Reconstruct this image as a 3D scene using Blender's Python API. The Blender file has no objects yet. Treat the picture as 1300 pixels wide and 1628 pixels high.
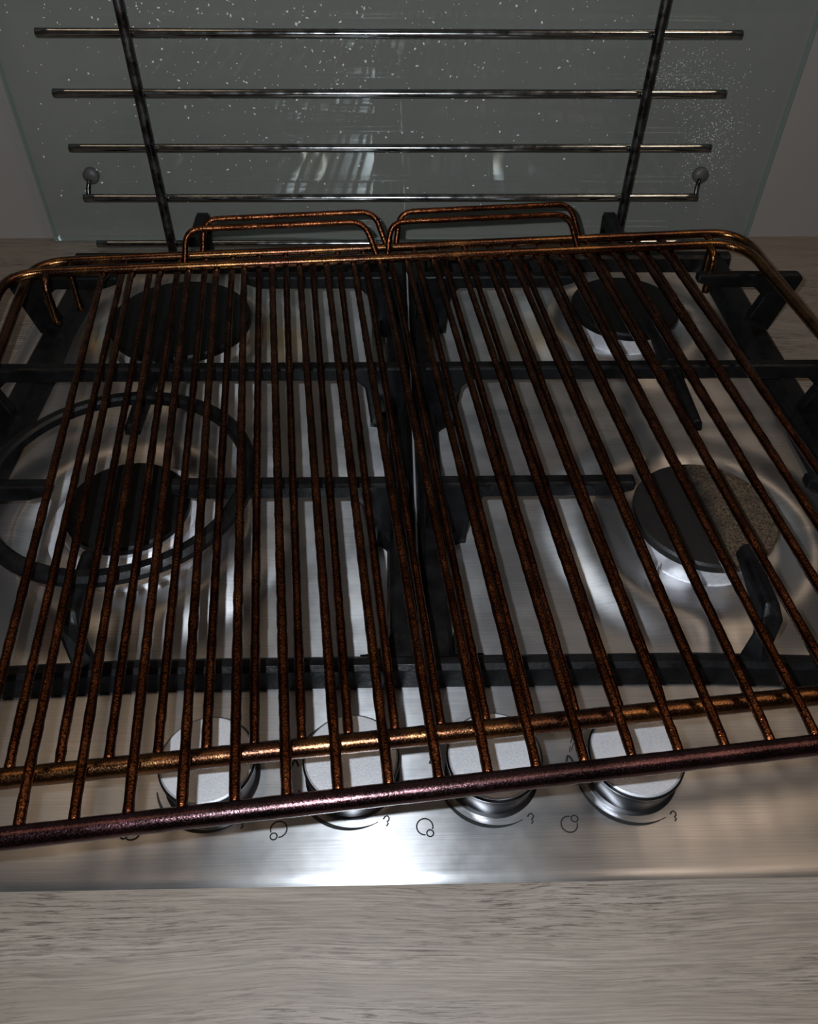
import bpy, bmesh, math, random
from mathutils import Vector, Matrix
random.seed(7)
scn = bpy.context.scene
COL = scn.collection

# ------------------------------------------------------------------ camera
CAM = Vector((0.0, 0.0, 0.345))
PITCH, YAW, ROLL, FPX = 0.8091, 0.0298, 0.0124, 1281.5
fwd = Vector((math.sin(YAW)*math.cos(PITCH), math.cos(YAW)*math.cos(PITCH), -math.sin(PITCH)))
rt = Vector((math.cos(YAW), -math.sin(YAW), 0))
up = rt.cross(fwd)
r2 = math.cos(ROLL)*rt + math.sin(ROLL)*up
u2 = -math.sin(ROLL)*rt + math.cos(ROLL)*up
cd = bpy.data.cameras.new('camera'); cam = bpy.data.objects.new('camera', cd); COL.objects.link(cam)
M = Matrix((r2, u2, -fwd)).transposed().to_4x4(); M.translation = CAM
cam.matrix_world = M
cd.sensor_fit = 'VERTICAL'; cd.sensor_height = 24.0; cd.sensor_width = 24.0*1300/1628
cd.lens = 24.0*FPX/1628; cd.clip_start = 0.01; cd.clip_end = 50
scn.camera = cam

# ------------------------------------------------------------------ light
w = bpy.data.worlds.new('world'); scn.world = w; w.use_nodes = True
bg = w.node_tree.nodes['Background']; bg.inputs[0].default_value = (1.0, 0.86, 0.74, 1); bg.inputs[1].default_value = 0.026

def lamp(name, kind, loc, power, color, size=None, target=None, **kw):
    l = bpy.data.lights.new(name, kind); l.energy = power; l.color = color
    if kind == 'AREA': l.shape = 'DISK'; l.size = size
    elif size: l.shadow_soft_size = size
    for k, v in kw.items(): setattr(l, k, v)
    o = bpy.data.objects.new(name, l); COL.objects.link(o); o.location = loc
    if target is not None:
        o.rotation_euler = (Vector(target)-Vector(loc)).to_track_quat('-Z', 'Y').to_euler()
    return o
FL = CAM + r2*(-0.021) + u2*0.016 + fwd*0.0
lamp('phone_flash', 'POINT', FL, 7.2, (0.84, 0.92, 1.0), 0.003)
lamp('ceiling_lamp', 'AREA', (0.75, -0.10, 1.9), 2.8, (1.0, 0.78, 0.6), 0.3, (0.1, 0.35, 0))
lamp('warm_side_lamp', 'AREA', (0.80, 0.56, 1.4), 1.7, (1.0, 0.72, 0.48), 0.5, (0.35, 0.35, 0))  # unseen warm lamp added for the warm columns on the steel's right
lamp('warm_side_lamp', 'AREA', (-0.55, 0.56, 1.4), 1.3, (1.0, 0.72, 0.48), 0.5, (-0.25, 0.35, 0))  # unseen counterpart, added to warm the left side of the steel

scn.view_settings.view_transform = 'Standard'; scn.view_settings.look = 'None'
scn.view_settings.gamma = 1; scn.view_settings.use_curve_mapping = False
scn.view_settings.exposure = 0.0

# ------------------------------------------------------------------ materials
def newmat(name):
    m = bpy.data.materials.new(name); m.use_nodes = True
    nt = m.node_tree; return m, nt, nt.nodes['Principled BSDF']
def N(nt, kind, **kw):
    n = nt.nodes.new(kind)
    for k, v in kw.items():
        if k.startswith('i_'):
            key = k[2:].replace('_', ' ')
            n.inputs[key].default_value = v
        else: setattr(n, k, v)
    return n
def coords(nt, scale=(1, 1, 1), rot=(0, 0, 0), out='Object'):
    tc = nt.nodes.new('ShaderNodeTexCoord'); mp = nt.nodes.new('ShaderNodeMapping')
    mp.inputs['Scale'].default_value = scale; mp.inputs['Rotation'].default_value = rot
    nt.links.new(tc.outputs[out], mp.inputs['Vector']); return mp.outputs[0]
def ramp(nt, fac, stops):
    r = nt.nodes.new('ShaderNodeValToRGB'); e = r.color_ramp.elements
    while len(e) < len(stops): e.new(0.5)
    for x, (p, c) in zip(e, stops):
        x.position = p; x.color = (c[0], c[1], c[2], 1) if isinstance(c, tuple) else (c, c, c, 1)
    nt.links.new(fac, r.inputs[0]); return r.outputs[0]
def bump(nt, h, strength, dist, bsdf):
    b = nt.nodes.new('ShaderNodeBump'); b.inputs['Strength'].default_value = strength; b.inputs['Distance'].default_value = dist
    nt.links.new(h, b.inputs['Height']); nt.links.new(b.outputs[0], bsdf.inputs['Normal'])
def noise(nt, vec, scale, detail=3, rough=.5):
    n = N(nt, 'ShaderNodeTexNoise', i_Scale=scale, i_Detail=detail, i_Roughness=rough)
    nt.links.new(vec, n.inputs['Vector']); return n.outputs['Fac']
def mix(nt, a, b, f, bt='MIX'):
    m = nt.nodes.new('ShaderNodeMix'); m.data_type = 'RGBA'; m.blend_type = bt
    for s, v in ((6, a), (7, b), (0, f)):
        if hasattr(v, 'is_linked'): nt.links.new(v, m.inputs[s])
        else: m.inputs[s].default_value = v if s == 0 else (v[0], v[1], v[2], 1)
    return m.outputs[2]

def simple(name, col, rough, metal=0.0, n_amt=0.0, n_scale=60, b_scale=None, b_str=.2, b_dist=.0005, rvar=None):
    m, nt, p = newmat(name)
    p.inputs['Roughness'].default_value = rough; p.inputs['Metallic'].default_value = metal
    v = coords(nt)
    if n_amt:
        f = noise(nt, v, n_scale, 5)
        lo = tuple(c*(1-n_amt) for c in col); hi = tuple(min(1, c*(1+n_amt)) for c in col)
        nt.links.new(ramp(nt, f, [(.3, lo), (.7, hi)]), p.inputs['Base Color'])
    else: p.inputs['Base Color'].default_value = (*col, 1)
    if rvar:
        f = noise(nt, v, rvar[0], 4); nt.links.new(ramp(nt, f, [(.35, rvar[1]), (.65, rvar[2])]), p.inputs['Roughness'])
    if b_scale: bump(nt, noise(nt, v, b_scale, 3), b_str, b_dist, p)
    return m

ROTT = True
def mat_steel(name='brushed_steel', plate=False):
    m, nt, p = newmat(name)
    p.inputs['Metallic'].default_value = 0.94
    p.inputs['Roughness'].default_value = 0.40
    p.inputs['Anisotropic'].default_value = 0.86
    p.inputs['Anisotropic Rotation'].default_value = 0.25 if ROTT else 0.0
    tg = nt.nodes.new('ShaderNodeCombineXYZ'); tg.inputs[0].default_value = 1.0
    nt.links.new(tg.outputs[0], p.inputs['Tangent'])
    br = noise(nt, coords(nt, (18, 1600, 60)), 1.0, 4, .7)
    fine = noise(nt, coords(nt), 2200, 2, .6)
    blot = noise(nt, coords(nt), 26, 4, .6)
    c1 = ramp(nt, br, [(.3, (.36, .36, .37)), (.7, (.56, .56, .57))])
    c2 = mix(nt, c1, (.42, .42, .43), ramp(nt, fine, [(.45, 0.0), (.75, .5)]))
    c3 = mix(nt, c2, (.50, .49, .48), ramp(nt, blot, [(.4, 0.0), (.7, .6)]))
    if plate:
        # burnt-on tan grease films near the two rear burners
        v = coords(nt)
        s = noise(nt, v, 34, 4, .6)
        for cx, cy, rr in ((-0.083, .505, .05), (0.105, .505, .04), (-.215, .49, .035)):
            g = N(nt, 'ShaderNodeVectorMath', operation='DISTANCE'); nt.links.new(v, g.inputs[0]); g.inputs[1].default_value = (cx, cy, 0)
            ma = N(nt, 'ShaderNodeMath', operation='ADD'); nt.links.new(g.outputs['Value'], ma.inputs[0])
            ms = N(nt, 'ShaderNodeMath', operation='MULTIPLY'); nt.links.new(s, ms.inputs[0]); ms.inputs[1].default_value = .05
            nt.links.new(ms.outputs[0], ma.inputs[1])
            f = ramp(nt, ma.outputs[0], [(rr*.6, .8), (rr+.018, 0.0)])
            c3 = mix(nt, c3, (.52, .38, .19), f)
    nt.links.new(c3, p.inputs['Base Color'])
    nt.links.new(ramp(nt, blot, [(.35, .31), (.7, .42)]), p.inputs['Roughness'])
    bump(nt, br, .12, .00012, p)
    return m

def mat_oxid(name, front=False):
    # heat-browned chrome wire, crusted with fine scale
    m, nt, p = newmat(name)
    v = coords(nt)
    a = noise(nt, v, 55, 5, .65); b = noise(nt, v, 1300, 3, .6)
    if front:
        c = ramp(nt, noise(nt, coords(nt, (1, .4, .4)), 16, 2, .5), front)
        c = mix(nt, c, (.02, .01, .01), ramp(nt, a, [(.45, 0.0), (.75, .9)]))
    else:
        c = ramp(nt, a, [(.3, (.05, .014, .006)), (.5, (.16, .050, .020)), (.72, (.38, .14, .055))])
        c = mix(nt, c, (.006, .003, .002), ramp(nt, b, [(.47, 0.0), (.58, .92)]))
    nt.links.new(c, p.inputs['Base Color'])
    p.inputs['Metallic'].default_value = 1.0
    p.inputs['Specular IOR Level'].default_value = .3
    nt.links.new(ramp(nt, b, [(.4, .16), (.65, .32)]), p.inputs['Roughness'])
    bump(nt, b, .55 if not front else .3, .0004, p)
    return m

def mat_wood():
    m, nt, p = newmat('grey_oak_laminate')
    warp = noise(nt, coords(nt, (3, 6, 1)), 1.0, 3, .5)
    wv = N(nt, 'ShaderNodeCombineXYZ'); sc = N(nt, 'ShaderNodeMath', operation='MULTIPLY'); sc.inputs[1].default_value = .035
    nt.links.new(warp, sc.inputs[0]); nt.links.new(sc.outputs[0], wv.inputs[1])
    ad = N(nt, 'ShaderNodeVectorMath', operation='ADD'); nt.links.new(coords(nt), ad.inputs[0]); nt.links.new(wv.outputs[0], ad.inputs[1])
    def st(sx, sy, d, r):
        mp = nt.nodes.new('ShaderNodeMapping'); mp.inputs['Scale'].default_value = (sx, sy, 1)
        nt.links.new(ad.outputs[0], mp.inputs['Vector']); return noise(nt, mp.outputs[0], 1.0, d, r)
    band = st(3, 60, 5, .65); fine = st(26, 1100, 5, .75); dash = st(60, 1200, 4, .7)
    c = ramp(nt, band, [(.25, (.155, .127, .101)), (.5, (.222, .184, .148)), (.75, (.275, .236, .200))])
    c = mix(nt, c, (.140, .115, .094), ramp(nt, fine, [(.42, 0.0), (.62, 1.0)]))
    gate = st(5, 22, 2, .5)
    dd = mix(nt, (0, 0, 0), ramp(nt, dash, [(.52, 0.0), (.60, 1.0)]), ramp(nt, gate, [(.40, .08), (.56, 1.0)]))
    c = mix(nt, c, (.065, .050, .040), dd)
    nt.links.new(c, p.inputs['Base Color'])
    p.inputs['Roughness'].default_value = .5
    bump(nt, fine, .25, .0003, p)
    return m

def mat_glass():
    m = bpy.data.materials.new('clear_greenish_glass'); m.use_nodes = True; nt = m.node_tree
    for n in list(nt.nodes): nt.nodes.remove(n)
    out = nt.nodes.new('ShaderNodeOutputMaterial')
    tr = nt.nodes.new('ShaderNodeBsdfTransparent'); tr.inputs[0].default_value = (.972, .978, .966, 1)
    gl = nt.nodes.new('ShaderNodeBsdfGlossy'); gl.inputs['Roughness'].default_value = .015; gl.inputs[0].default_value = (.9, 1, .97, 1)
    df = nt.nodes.new('ShaderNodeBsdfDiffuse'); df.inputs[0].default_value = (.30, .305, .285, 1)
    fr = nt.nodes.new('ShaderNodeFresnel'); fr.inputs[0].default_value = 1.52
    m1 = nt.nodes.new('ShaderNodeMixShader'); nt.links.new(fr.outputs[0], m1.inputs[0]); nt.links.new(tr.outputs[0], m1.inputs[1]); nt.links.new(gl.outputs[0], m1.inputs[2])
    # thin greasy film
    m2 = nt.nodes.new('ShaderNodeMixShader')
    f = ramp(nt, noise(nt, coords(nt, (6, 1, 2)), 3.0, 4, .6), [(.3, .05), (.7, .16)])
    nt.links.new(f, m2.inputs[0]); nt.links.new(m1.outputs[0], m2.inputs[1]); nt.links.new(df.outputs[0], m2.inputs[2])
    nt.links.new(m2.outputs[0], out.inputs[0]); return m

STEEL = mat_steel('brushed_steel_plate', True)
KNOB = simple('satin_silver', (.70, .71, .75), .5, .8, .10, 1400, 1500, .35, .0002)
KSIDE = simple('polished_knob_side', (.13, .13, .14), .28, 1.0)
IRON = simple('cast_iron_black', (.003, .003, .0033), .42, 0.0, .5, 120, 420, .35, .0005, (90, .32, .6))
ENAMEL = simple('black_enamel_cap', (.0035, .0033, .0036), .5, 0.0, .5, 200, 600, .3, .0003)
ALU = simple('dull_aluminium', (.74, .74, .78), .42, .45, .12, 300, 500, .4, .0003)
CHROME = simple('chrome', (.36, .37, .37), .15, 1.0, .15, 160, 500, .2, .0002, (120, .10, .22))
WIRE = mat_oxid('browned_wire'); RAILG = mat_oxid('golden_browned_rail', [(.32, (.07, .035, .028)), (.45, (.14, .058, .030)), (.55, (.24, .115, .042)), (.68, (.09, .042, .032))])
RAILP = mat_oxid('plum_browned_rail', [(.32, (.05, .032, .035)), (.45, (.09, .05, .055)), (.55, (.13, .06, .07)), (.68, (.05, .03, .03))])
for _m in (IRON, ENAMEL): _m.node_tree.nodes['Principled BSDF'].inputs['Specular IOR Level'].default_value = .22
WOOD = mat_wood(); GLASS = mat_glass()
WALLM = simple('beige_painted_wall', (.27, .243, .222), .75, 0, .05, 8, 300, .1, .0003)
GEDGE = simple('glass_edge_green', (.17, .20, .185), .25)
INK = simple('black_print', (.004, .004, .004), .5)
SPECK = simple('dried_white_splash', (.95, .96, .95), .4)
CAPD = simple('dull_dark_cap', (.10, .095, .09), .5, .3)
COPPER = simple('copper_tip', (.75, .33, .16), .35, .9)
BLACKMETAL = simple('dark_chrome', (.10, .095, .095), .28, 1.0, .4, 150, 600, .4, .0004, (150, .2, .5))  # darker mottled chrome for the rack uprights and hooks
def mat_cap_stain():
    m, nt, p = newmat('browned_enamel_cap')
    v = coords(nt)
    g = N(nt, 'ShaderNodeSeparateXYZ'); nt.links.new(v, g.inputs[0])
    n1 = noise(nt, v, 60, 5, .7); n2 = noise(nt, v, 900, 2, .6)
    a = N(nt, 'ShaderNodeMath', operation='MULTIPLY_ADD'); nt.links.new(n1, a.inputs[0]); a.inputs[1].default_value = .03; nt.links.new(g.outputs[0], a.inputs[2])
    f = ramp(nt, a.outputs[0], [(.012, 0.0), (.024, 1.0)])
    br = ramp(nt, n2, [(.35, (.02, .014, .010)), (.7, (.13, .09, .055))])
    nt.links.new(mix(nt, (.008, .007, .007), br, f), p.inputs['Base Color'])
    p.inputs['Roughness'].default_value = .5; bump(nt, n2, .4, .0004, p); return m
CAPSTAIN = mat_cap_stain()

# ------------------------------------------------------------------ mesh helpers
def obj(name, bm, mat, parent=None, smooth=True, bevel=0.0, loc=None):
    me = bpy.data.meshes.new(name)
    bmesh.ops.recalc_face_normals(bm, faces=bm.faces)
    bm.to_mesh(me); bm.free()
    if smooth:
        for p in me.polygons: p.use_smooth = True
    me.materials.append(mat)
    o = bpy.data.objects.new(name, me); COL.objects.link(o)
    if parent: o.parent = parent
    if bevel:
        b = o.modifiers.new('bevel', 'BEVEL'); b.width = bevel; b.segments = 2; b.limit_method = 'ANGLE'; b.angle_limit = .6
    return o
def smooth_angle(o, deg=35):
    me = o.data
    bm = bmesh.new(); bm.from_mesh(me)
    for e in bm.edges:
        if len(e.link_faces) == 2 and e.calc_face_angle(0) > math.radians(deg): e.smooth = False
    bm.to_mesh(me); bm.free()
def thing(name, label, cat, loc=(0, 0, 0), group=None):
    o = bpy.data.objects.new(name, None); COL.objects.link(o); o.location = loc; o.empty_display_size = .02
    o['label'] = label; o['category'] = cat
    if group: o['group'] = group
    return o
def tag(o, label, cat, group=None):
    o['label'] = label; o['category'] = cat
    if group: o['group'] = group
def box(bm, x0, x1, y0, y1, z0, z1):
    vs = [bm.verts.new((x, y, z)) for z in (z0, z1) for x, y in ((x0, y0), (x1, y0), (x1, y1), (x0, y1))]
    for f in ((3, 2, 1, 0), (4, 5, 6, 7), (0, 1, 5, 4), (1, 2, 6, 5), (2, 3, 7, 6), (3, 0, 4, 7)): bm.faces.new([vs[i] for i in f])
def fillet(pts, r, n=7):
    pts = [Vector(p) for p in pts]; out = [pts[0]]
    for i in range(1, len(pts)-1):
        a, b, c = pts[i-1], pts[i], pts[i+1]
        rr = r[i] if isinstance(r, (list, tuple)) else r
        d1 = (a-b); d2 = (c-b)
        t = min(rr, d1.length*.48, d2.length*.48)
        p1 = b+d1.normalized()*t; p2 = b+d2.normalized()*t
        for k in range(n+1):
            s = k/n; out.append((1-s)**2*p1+2*s*(1-s)*b+s*s*p2)
    out.append(pts[-1]); return out
def resample(pts, step):
    out = [pts[0]]
    for a, b in zip(pts, pts[1:]):
        n = max(1, int((b-a).length/step))
        for k in range(1, n+1): out.append(a.lerp(b, k/n))
    return out
def tube(bm, pts, r, n=12, closed=False, wob=0.0, cap=True):
    pts = [Vector(p) for p in pts]
    rings = []; m = len(pts); prev = None
    for i, p in enumerate(pts):
        if closed: t = (pts[(i+1) % m]-pts[i-1])
        else: t = pts[min(i+1, m-1)]-pts[max(i-1, 0)]
        t.normalize()
        if prev is None:
            ref = Vector((0, 0, 1)) if abs(t.z) < .9 else Vector((0, 1, 0))
            nx = t.cross(ref).normalized()
        else: nx = (prev-t*prev.dot(t)).normalized()
        prev = nx; ny = t.cross(nx)
        rr = r[i] if isinstance(r, list) else r
        if wob: rr *= 1+random.uniform(-wob, wob)
        rings.append([bm.verts.new(p+(nx*math.cos(a)+ny*math.sin(a))*rr) for a in [2*math.pi*k/n for k in range(n)]])
    rng = range(m if closed else m-1)
    for i in rng:
        A, B = rings[i], rings[(i+1) % m]
        for k in range(n): bm.faces.new((A[k], A[(k+1) % n], B[(k+1) % n], B[k]))
    if cap and not closed:
        bm.faces.new(rings[0][::-1]); bm.faces.new(rings[-1])
def lathe(bm, prof, n=48, c=(0, 0, 0), cap0=True, cap1=True, sx=1.0, sy=1.0):
    rings = [[bm.verts.new((c[0]+r*sx*math.cos(2*math.pi*k/n), c[1]+r*sy*math.sin(2*math.pi*k/n), c[2]+z)) for k in range(n)] for r, z in prof]
    for A, B in zip(rings, rings[1:]):
        for k in range(n): bm.faces.new((A[k], A[(k+1) % n], B[(k+1) % n], B[k]))
    if cap0: bm.faces.new(rings[0][::-1])
    if cap1: bm.faces.new(rings[-1])
def castbar(bm, pts, wt, wb, hb):
    """cast bar: polyline of top-centre points, flat chamfered top of width wt, flared base wb, depth hb (or base z if negative list)"""
    pts = [Vector(p) for p in pts]; m = len(pts); rings = []
    for i, p in enumerate(pts):
        if i == 0: t = pts[1]-p
        elif i == m-1: t = p-pts[i-1]
        else: t = (pts[i+1]-p).normalized()+(p-pts[i-1]).normalized()
        t.z = 0
        if t.length < 1e-6: t = pts[min(i+1, m-1)]-pts[max(i-1, 0)]; t.z = 0
        t.normalize(); nx = Vector((-t.y, t.x, 0))
        hh = hb[i] if isinstance(hb, (list, tuple)) else hb
        w1 = wt[i] if isinstance(wt, (list, tuple)) else wt
        w2 = wb[i] if isinstance(wb, (list, tuple)) else wb
        c = min(.0018, w1*.25)
        prof = [(-w2/2, -hh), (-w1/2-(w2-w1)*.1, -c*1.2), (-w1/2+c, 0), (w1/2-c, 0), (w1/2+(w2-w1)*.1, -c*1.2), (w2/2, -hh)]
        rings.append([bm.verts.new(p+nx*a+Vector((0, 0, b))) for a, b in prof])
    for A, B in zip(rings, rings[1:]):
        for k in range(6): bm.faces.new((A[k], A[(k+1) % 6], B[(k+1) % 6], B[k]))
    bm.faces.new(rings[0][::-1]); bm.faces.new(rings[-1])

# ------------------------------------------------------------------ setting
bm = bmesh.new(); box(bm, -1.2, 1.2, .664, .70, -.3, 1.6)
o = obj('wall_back', bm, WALLM, smooth=False); o['kind'] = 'structure'

# hob footprint
HX0, HX1, HY0, HY1 = -.284, .298, .117, .622
bm = bmesh.new()
for b in ((-1.2, HX0+.012, -.02, .664), (HX1-.012, 1.2, -.02, .664), (HX0+.012, HX1-.012, -.02, HY0+.012), (HX0+.012, HX1-.012, HY1-.012, .664)):
    box(bm, b[0], b[1], b[2], b[3], -.042, -.0015)
bmesh.ops.remove_doubles(bm, verts=bm.verts, dist=1e-5)
o = obj('worktop', bm, WOOD, smooth=False)
tag(o, 'grey oak wood-effect worktop running around the steel gas hob', 'worktop')

# glass splashback
GY, GX0, GX1 = .656, -.2885, .3125
sp = thing('glass_splashback', 'clear greenish glass panel flat against the beige wall behind the hob', 'splashback', (0, GY, 0))
bm = bmesh.new(); box(bm, GX0, GX1, 0, .005, .0005, .42)
obj('glass_pane', bm, GLASS, sp, smooth=False)
for x in (GX0, GX1):
    bm = bmesh.new(); box(bm, x-.0006, x+.0006, -.0003, .0053, .0005, .42)
    e = obj('pane_edge', bm, GEDGE, sp, smooth=False); e['label'] = 'green polished glass edge'

# wall rack of chrome bars on the glass
RY = .6435
rk = thing('chrome_wall_rack', 'chrome rack of long horizontal bars with two uprights fixed against the glass', 'rack', (0, RY, 0))
RX0, RX1, RZ0, RDZ = -.2487, .2539, .004, .0401
for k in range(6):
    bm = bmesh.new(); z = RZ0+k*RDZ
    pts = resample([Vector((RX0, 0, z)), Vector((RX1, 0, z))], .01)
    tube(bm, pts, .0031, 14, wob=.02); obj('crossbar', bm, CHROME, rk)
for f in (.128, .878):
    x = RX0+(RX1-RX0)*f
    bm = bmesh.new()
    s = -1 if f < .5 else 1
    tube(bm, resample([Vector((x+s*.0, -.0062, -.0)), Vector((x, -.0062, .012)), Vector((x, -.0062, .30))], .012), .0037, 14, wob=.02)
    o = obj('upright', bm, BLACKMETAL, rk); o['label'] = 'darker upright rod'
for x, d in ((RX0+.004, 1), (RX1-.001, -1)):
    bm = bmesh.new(); z = RZ0+RDZ
    tube(bm, fillet([(x, 0, z), (x, .003, z+.006), (x+.002, .007, z+.012)], .004), .0018, 8)
    h = obj('fixing_hook', bm, BLACKMETAL, rk)
    bm = bmesh.new()
    lathe(bm, [(.0062, 0), (.0062, .004), (.0050, .0055)], 24)
    bmesh.ops.rotate(bm, verts=bm.verts, matrix=Matrix.Rotation(math.radians(90), 3, 'X'))
    bmesh.ops.translate(bm, verts=bm.verts, vec=(x+.003, .0122, z+.014))
    obj('fixing_cap', bm, CAPD, h)

# ------------------------------------------------------------------ gas hob
hob = thing('gas_hob', 'stainless steel four-burner gas hob set in the wooden worktop', 'hob')
BUR = {'LF': (-.1490, .319), 'RF': (.1755, .3085), 'LR': (-.1525, .509), 'RR': (.1745, .522)}
DISH = {'LF': .092, 'RF': .088, 'LR': .088, 'RR': .080}
def sst(a, b, x):
    t = max(0, min(1, (x-a)/(b-a))); return t*t*(3-2*t)
def hz(x, y):
    z = 0.0
    # raised plateau edge along sides and back
    d = min(x-HX0, HX1-x, HY1-y)
    z -= .0022*(1-sst(.014, .022, d))
    # pressed dishes
    for k, (bx, by) in BUR.items():
        r = math.hypot(x-bx, y-by); R = DISH[k]
        z += .0062*sst(R-.045, R-.024, r)*(1-sst(R-.024, R+.004, r))
    # rolled outer lip
    d2 = min(x-HX0, HX1-x, HY1-y, y-HY0)
    if d2 < .005: z -= .0024*(1-d2/.005)**2
    return z
NX, NY = 300, 260
bm = bmesh.new(); grid = []
def warp(i, n, a, b):  # denser at ends
    t = i/n; return a+(b-a)*(t-.018*math.sin(2*math.pi*t)*2)
for j in range(NY+1):
    y = warp(j, NY, HY0, HY1); grid.append([bm.verts.new((x, y, hz(x, y))) for x in [warp(i, NX, HX0, HX1) for i in range(NX+1)]])
for j in range(NY):
    for i in range(NX): bm.faces.new((grid[j][i], grid[j][i+1], grid[j+1][i+1], grid[j+1][i]))
top = obj('hob_plate', bm, STEEL, hob)
top.data.flip_normals() if top.data.polygons[0].normal.z < 0 else None

def burner(key, R, capR, mat, capz, crown=False):
    bx, by = BUR[key]; z0 = -.003
    b = bpy.data.objects.new('burner', None); COL.objects.link(b); b.location = (bx, by, z0); b.parent = hob
    bm = bmesh.new()
    if crown: lathe(bm, [(R+.001, 0), (R, .0065), (R-.004, .0080), (R-.0095, .0080), (R-.0100, .0140), (R-.0125, .0155), (R-.0135, capz+.001)], 72)
    else: lathe(bm, [(R+.0012, 0), (R+.0012, .0025), (R-.0004, .0035), (R-.0002, capz-.0015), (R*.85, capz-.001)], 72)
    o = obj('burner_ring', bm, ALU, b); smooth_angle(o)
    bm = bmesh.new()
    lathe(bm, [(capR, capz-.0014), (capR, capz+.0026), (capR-.0012, capz+.0040), (capR*.8, capz+.0045), (capR*.3, capz+.0042)], 72)
    o = obj('burner_cap', bm, mat, b); smooth_angle(o)
    # igniter pin and thermocouple
    bm = bmesh.new(); lathe(bm, [(.0022, 0), (.0022, .010), (.0012, .012), (.0009, .017)], 12, c=(-.7*(R+.009), -.7*(R+.009), 0))
    o = obj('igniter', bm, COPPER if crown else ALU, b); smooth_angle(o)
burner('RF', .0375, .0400, CAPSTAIN, .0185)
burner('RR', .0370, .0395, ENAMEL, .0180)
burner('LR', .0480, .0505, ENAMEL, .0170)
burner('LF', .0475, .0345, ENAMEL, .0185, crown=True)

# control knobs with printed marks
KX = [-.0815, -.0190, .0437, .1062]; KY = .1655
def ink_strip(pts, wid, z=.00025, closed=False):
    bm = bmesh.new(); n = len(pts); L = []
    for i, p in enumerate(pts):
        p = Vector(p); t = (Vector(pts[(i+1) % n] if closed else pts[min(i+1, n-1)])-Vector(pts[i-1] if closed else pts[max(i-1, 0)])).normalized()
        nx = Vector((-t.y, t.x)); ww = (wid[i] if isinstance(wid, list) else wid)*.72
        L.append((bm.verts.new((p.x+nx.x*ww, p.y+nx.y*ww, z)), bm.verts.new((p.x-nx.x*ww, p.y-nx.y*ww, z))))
    for i in range(n if closed else n-1):
        a, b = L[i], L[(i+1) % n]; bm.faces.new((a[0], b[0], b[1], a[1]))
    return bm
def join_bm(dst, src):
    mp = {v: dst.verts.new(v.co) for v in src.verts}
    for f in src.faces: dst.faces.new([mp[v] for v in f.verts])
    src.free()
def arc(cx, cy, r, a0, a1, n=40):
    return [(cx+r*math.cos(math.radians(a0+(a1-a0)*k/n)), cy+r*math.sin(math.radians(a0+(a1-a0)*k/n))) for k in range(n+1)]
for k, x in enumerate(KX):
    kn = bpy.data.objects.new('control_knob', None); COL.objects.link(kn); kn.location = (x, KY, 0); kn.parent = hob
    bm = bmesh.new()
    lathe(bm, [(.0212, 0), (.0212, .0010), (.0200, .0018), (.0196, .0030), (.0200, .0125), (.0212, .0150), (.0212, .0158), (.0204, .0166)], 72)
    o = obj('knob_body', bm, KSIDE, kn); smooth_angle(o)
    bm = bmesh.new(); lathe(bm, [(.0203, .0160), (.0203, .0170), (.0196, .0176)], 72)
    o = obj('knob_face', bm, KNOB, kn); smooth_angle(o)
    # small white position tick printed near the rim
    # flame-range arc on the plate
    bm = bmesh.new()
    a = arc(x, KY, .0247, 196, 298); w_ = [.0012*max(.2, math.sin(math.pi*min(1, (i+5)/46))) for i in range(len(a))]
    join_bm(bm, ink_strip(a, w_))
    join_bm(bm, ink_strip(arc(x, KY+.001, .0262, 118, 160, 20), .00028))
    join_bm(bm, ink_strip(arc(x, KY+.001, .0278, 120, 140, 20), .00028))
    # small flame at the end of the arc
    fx, fy = x+.0150, KY-.0213
    fl = [(-.0012, .0006), (-.0004, .0018), (.0006, .0022), (.0014, .0012), (.0012, .0002), (.0004, -.0006), (.0010, -.0012), (.0002, -.0024)]
    join_bm(bm, ink_strip([(fx+p, fy+q) for p, q in fl], .00045))
    # little flame mark left of the knob
    gx, gy = x-.0262, KY+.0062
    join_bm(bm, ink_strip([(gx-.0016, gy-.0016), (gx-.0004, gy+.0014), (gx+.0002, gy+.0012), (gx+.0016, gy-.0018)], .0007))
    join_bm(bm, ink_strip([(gx+.0006, gy+.003), (gx+.0014, gy+.006)], .0003)); join_bm(bm, ink_strip([(gx+.0018, gy+.0075), (gx+.0030, gy+.0105)], .0003))
    obj('dial_print', bm, INK, hob, smooth=False)
    # burner-position symbol
    sx, sy = x-.0310, .1413
    ang = [205, 238, -52, 42][k]
    bm = bmesh.new()
    join_bm(bm, ink_strip(arc(sx, sy, .0035, ang+34, ang+326, 36), .00042))
    cx, cy = sx+.0036*math.cos(math.radians(ang)), sy+.0036*math.sin(math.radians(ang))
    join_bm(bm, ink_strip(arc(cx, cy, .00145, 0, 351, 24), .00042, closed=True))
    obj('burner_symbol', bm, INK, hob, smooth=False)

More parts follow.
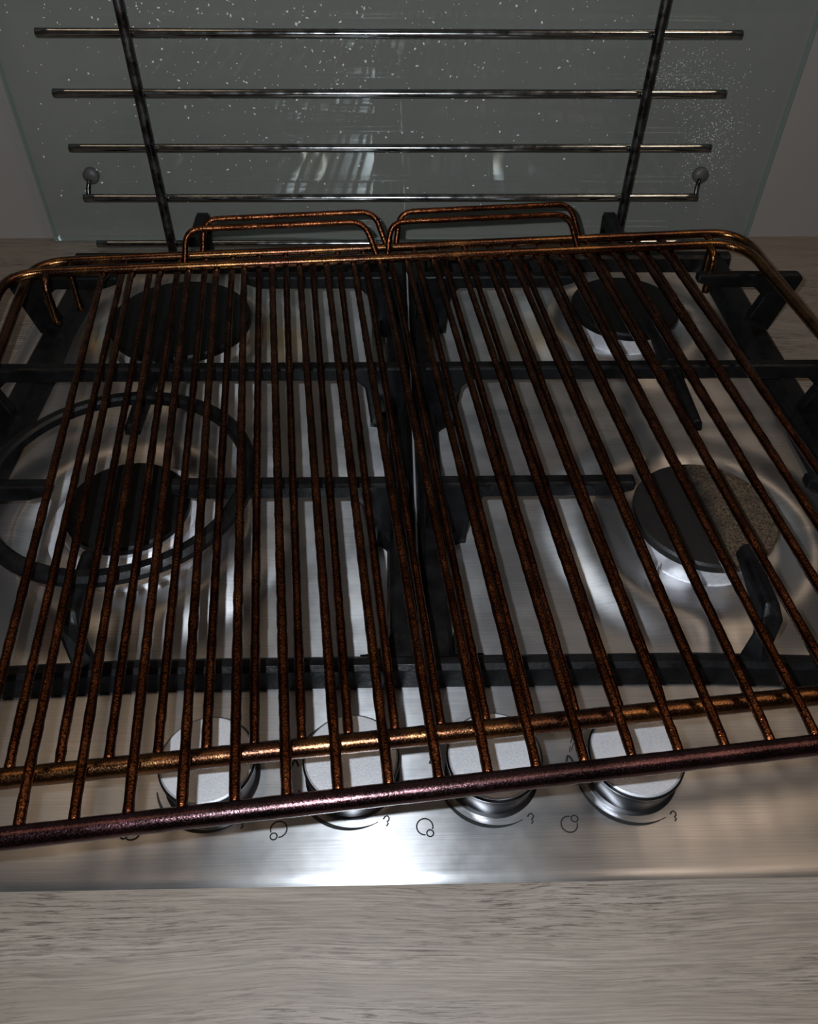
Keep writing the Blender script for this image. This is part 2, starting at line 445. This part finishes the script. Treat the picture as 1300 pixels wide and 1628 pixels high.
# ------------------------------------------------------------------ pan supports (cast iron)
def support(side):
    nm = 'left' if side < 0 else 'right'
    t = thing('pan_support', 'black cast iron pan support on the %s half of the hob' % nm, 'pan support', (0, 0, 0), 'cast iron pan supports')
    cx = .0138
    xi = cx+side*.0088           # inner frame bar centre
    xo = .2725 if side > 0 else -.2475
    yf, yr = .2155, .6085
    bx = BUR['RF'][0] if side > 0 else -.148
    F, Hh, FT = .013, .013, .048
    bm = bmesh.new()
    # perimeter frame (low)
    castbar(bm, [(xi, yf, F), (xi, yr, F)], .0125, .0165, Hh)
    castbar(bm, [(xo, yf, F), (xo-side*.003, (yf+yr)/2, F), (xo-side*.006, yr, F)], .014, .022, Hh)
    fo = -.006*0
    castbar(bm, [(xi-side*.008, yf+.0005, F+.0015), ((xi+xo)/2, yf+.0004, F+.0015), (xo+side*.010, yf-.0055, F+.0015)], .0075, .0135, Hh)
    castbar(bm, [(xi-side*.008, yr, F), (xo+side*.008, yr, F)], .010, .015, Hh)
    # filleted inner corners
    def gus(x, y, sx, sy, s=.014):
        n = 8; c = Vector((x+sx*s, y+sy*s, 0))
        ring = [Vector((x, y, 0))]+[Vector((c.x-sx*s*math.cos(a), c.y-sy*s*math.sin(a), 0)) for a in [math.pi/2*k/n for k in range(n+1)]]
        lo = [bm.verts.new((p.x, p.y, 0)) for p in ring]; hi = [bm.verts.new((p.x, p.y, F-.001)) for p in ring]
        m = len(ring); bm.faces.new(lo[::-1]); bm.faces.new(hi)
        for k in range(m): bm.faces.new((lo[k], lo[(k+1) % m], hi[(k+1) % m], hi[k]))
    ix = xi+side*.0075; ox = xo-side*.010
    for yy in (yf+.006,): gus(ix, yy, side, 1); gus(ox, yy, -side, 1)
    for yy in (yr-.007,): gus(ix, yy, side, -1, .018); gus(ox, yy, -side, -1)
    for yy in (.409, .3065, .5165):
        for sy in (-1, 1): gus(ix-side*.001, yy+sy*.0025, side, sy, .0125)
    obj('frame', bm, IRON, t, smooth=False, bevel=.0012)
    # raised arms
    def arm(pts, wt=.0075, wb=.0095, hb=.010):
        bm = bmesh.new(); castbar(bm, pts, wt, wb, hb); obj('arm', bm, IRON, t, smooth=False, bevel=.0012)
    def parm(prof, y, th=.0078):
        """arm cut from a side profile (x, z), thickness th along y"""
        bm = bmesh.new()
        a = [bm.verts.new((x, y-th/2, z)) for x, z in prof]; b = [bm.verts.new((x, y+th/2, z)) for x, z in prof]
        m = len(prof); bm.faces.new(a); bm.faces.new(b[::-1])
        for k in range(m): bm.faces.new((a[k], b[k], b[(k+1) % m], a[(k+1) % m]))
        obj('arm', bm, IRON, t, smooth=False, bevel=.0016)
    T = FT; LW = FT-.010
    def root(): return [(xi-side*.004, .004), (xi-side*.004, T-.004), (xi-side*.001, T)]
    def rootback(): return [(xi+side*.027, LW), (xi+side*.0215, LW-.006), (xi+side*.0195, .012), (xi+side*.0185, .003)]
    def outer(): return [(xo+side*.020, T), (xo+side*.0235, T-.003), (xo+side*.0115, .001), (xo-side*.010, .001), (xo-side*.001, T-.018), (xo-side*.010, LW)]
    parm(root()+outer()+rootback(), .409)
    for (kx, ky) in ((BUR['RF'] if side > 0 else BUR['LF']), (BUR['RR'] if side > 0 else BUR['LR'])):
        yy = .3065 if ky < .4 else .5165
        g = (.046 if side > 0 else .031) if ky < .4 else .044
        parm(root()+[(bx-side*g, T), (bx-side*g, T-.006), (bx-side*(g+.012), LW)]+rootback(), yy)
        o_ = outer(); parm([(bx+side*g, T)]+o_+[(bx+side*(g+.012), LW), (bx+side*g, T-.006)], yy)
    arm([(bx-side*.002, yf-.001, F-.002), (bx, yf+.0025, FT-.004), (bx, yf+.008, FT), (bx, .2600, FT)], wt=[.0140, .0105, .0080, .0065], hb=[.010, .018, .012, .008])
    arm([(bx, .405, FT), (bx, .353, FT)], wt=[.0075, .0062], hb=[.010, .008])
    arm([(bx, .413, FT), (bx, .462, FT)], wt=[.0075, .0062], hb=[.010, .008])
    arm([(bx, yr+.004, F-.002), (bx, yr+.006, FT-.003), (bx, yr, FT), (bx, .570, FT)], wt=[.0140, .0110, .0085, .0065], hb=[.010, .018, .012, .008])
    return t
support(-1); support(1)

# cast ring lying on the arms over the big front burner
bm = bmesh.new()
n = 96; cx_, cy_ = -.1435, .3075
for k in range(1): pass
prof = [(.0635, .0482), (.0635, .0522), (.0650, .0535), (.0690, .0535), (.0715, .0515), (.0715, .0482)]
rings = [[bm.verts.new((r*math.cos(2*math.pi*i/n), r*math.sin(2*math.pi*i/n), z)) for i in range(n)] for r, z in prof]
for j in range(len(prof)):
    A, B = rings[j], rings[(j+1) % len(prof)]
    for i in range(n): bm.faces.new((A[i], A[(i+1) % n], B[(i+1) % n], B[i]))
ring = obj('wok_ring', bm, IRON, smooth=True); ring.location = (cx_, cy_, 0); smooth_angle(ring, 25)
tag(ring, 'round black cast iron wok ring over the front left burner', 'wok ring')

# ------------------------------------------------------------------ oven racks
S = .0183; DEP = .380; NB = 22; HW = .2545
def rack(label, ox, oy, yaw, z, tilt, roll, hooks, frail):
    t = thing('oven_rack', label, 'oven rack', (ox, oy, z), 'browned oven racks stacked on the hob')
    c, s = math.cos(yaw), math.sin(yaw)
    # local frame -> parent offsets
    def L(u, v, h=0.0): return Vector((u*c-v*s, u*s+v*c, tilt*v+roll*u+h))
    def wire(name, pts, r, mat, wob=.05, n=10, rad=0.0, step=.0035, parent=None):
        P = [L(*p) for p in pts]
        if rad: P = fillet(P, rad, 8)
        bm = bmesh.new(); tube(bm, resample(P, step), r, n, wob=wob); return obj(name, bm, mat, parent or t)
    rr = .0032
    # outer rail: rear rail, rounded corners and both side rails in one bent rod
    wire('rail', [(-HW, 0, 0), (-HW, DEP, 0), (HW, DEP, 0), (HW, 0, 0)], rr, RAILG, .02, 12, .026)
    wire('front_rail', [(-HW-.002, 0, 0), (HW+.002, 0, 0)], .0040, frail, .02, 14)
    for i in range(NB):
        u = (i-(NB-1)/2)*S
        wire('rack_bar', [(u, .0015, -.0004), (u, .012, .0004), (u, DEP-.012, .0004), (u, DEP-.001, -.0030)], .0021, WIRE, .07, 8)
    # raised guard loops at the back
    for a, b in ((-.140, -.014), (-.004, .128)):
        wire('guard_loop', [(a, DEP, -.001), (a+.004*(1 if a > -.1 else 1), DEP+.010, .021), (b-.004, DEP+.010, .022), (b+.004, DEP, -.001)], .0021, WIRE, .05, 8, .010, .003)
    for sgn in hooks:
        wire('stop_hook', [(sgn*(HW-.026), DEP+.0, 0), (sgn*(HW-.026), DEP-.012, -.002), (sgn*(HW-.026), DEP-.014, -.030)], .0027, RAILG, .08, 8, .006, .003)
    return t
rack('lower heat-browned wire oven rack, resting on the pan supports beneath the other', .0461, .1583, .1004, .0548, .0084, -.0102, (-1, 1), RAILG)
rack('upper heat-browned wire oven rack, on top with its front rail nearest the worktop edge', .0437, .1312, .1103, .0655, -.0026, -.0185, (-1, 1), RAILP)

# ------------------------------------------------------------------ dried splashes on the glass
bm = bmesh.new()
def blob(bm, x, z, r, y=GY-.0002):
    n = 6; e = random.uniform(.6, 1.6); a0 = random.uniform(0, 3)
    ring = []
    for k in range(n):
        a = 2*math.pi*k/n; q = r*random.uniform(.6, 1.2)
        px, pz = q*math.cos(a)*e, q*math.sin(a)/e
        ring.append(bm.verts.new((x+px*math.cos(a0)-pz*math.sin(a0), y, z+px*math.sin(a0)+pz*math.cos(a0))))
    c = bm.verts.new((x, y-r*.6, z))
    for k in range(n): bm.faces.new((ring[k], ring[(k+1) % n], c))
for _ in range(1900):
    x = random.gauss(-.06, .15); z = random.uniform(.02, .24)
    if not (GX0+.01 < x < .18): continue
    if random.random() > (z/.20)**1.3+.05: continue
    blob(bm, x, z, random.choice([.00028, .00036, .00045, .0006, .0009]))
for _ in range(950):   # two dense fans of fine spots at the right
    if random.random() < .4: x, z = random.gauss(.222, .016), random.gauss(.132, .013)
    else: x, z = random.gauss(.256, .014), random.gauss(.085, .022)
    blob(bm, x, z, random.choice([.0002, .0003, .0004]))
o = obj('dried_splashes', bm, SPECK, smooth=False); o['kind'] = 'stuff'
tag(o, 'scatter of tiny white dried splashes on the glass behind the hob', 'splashes')
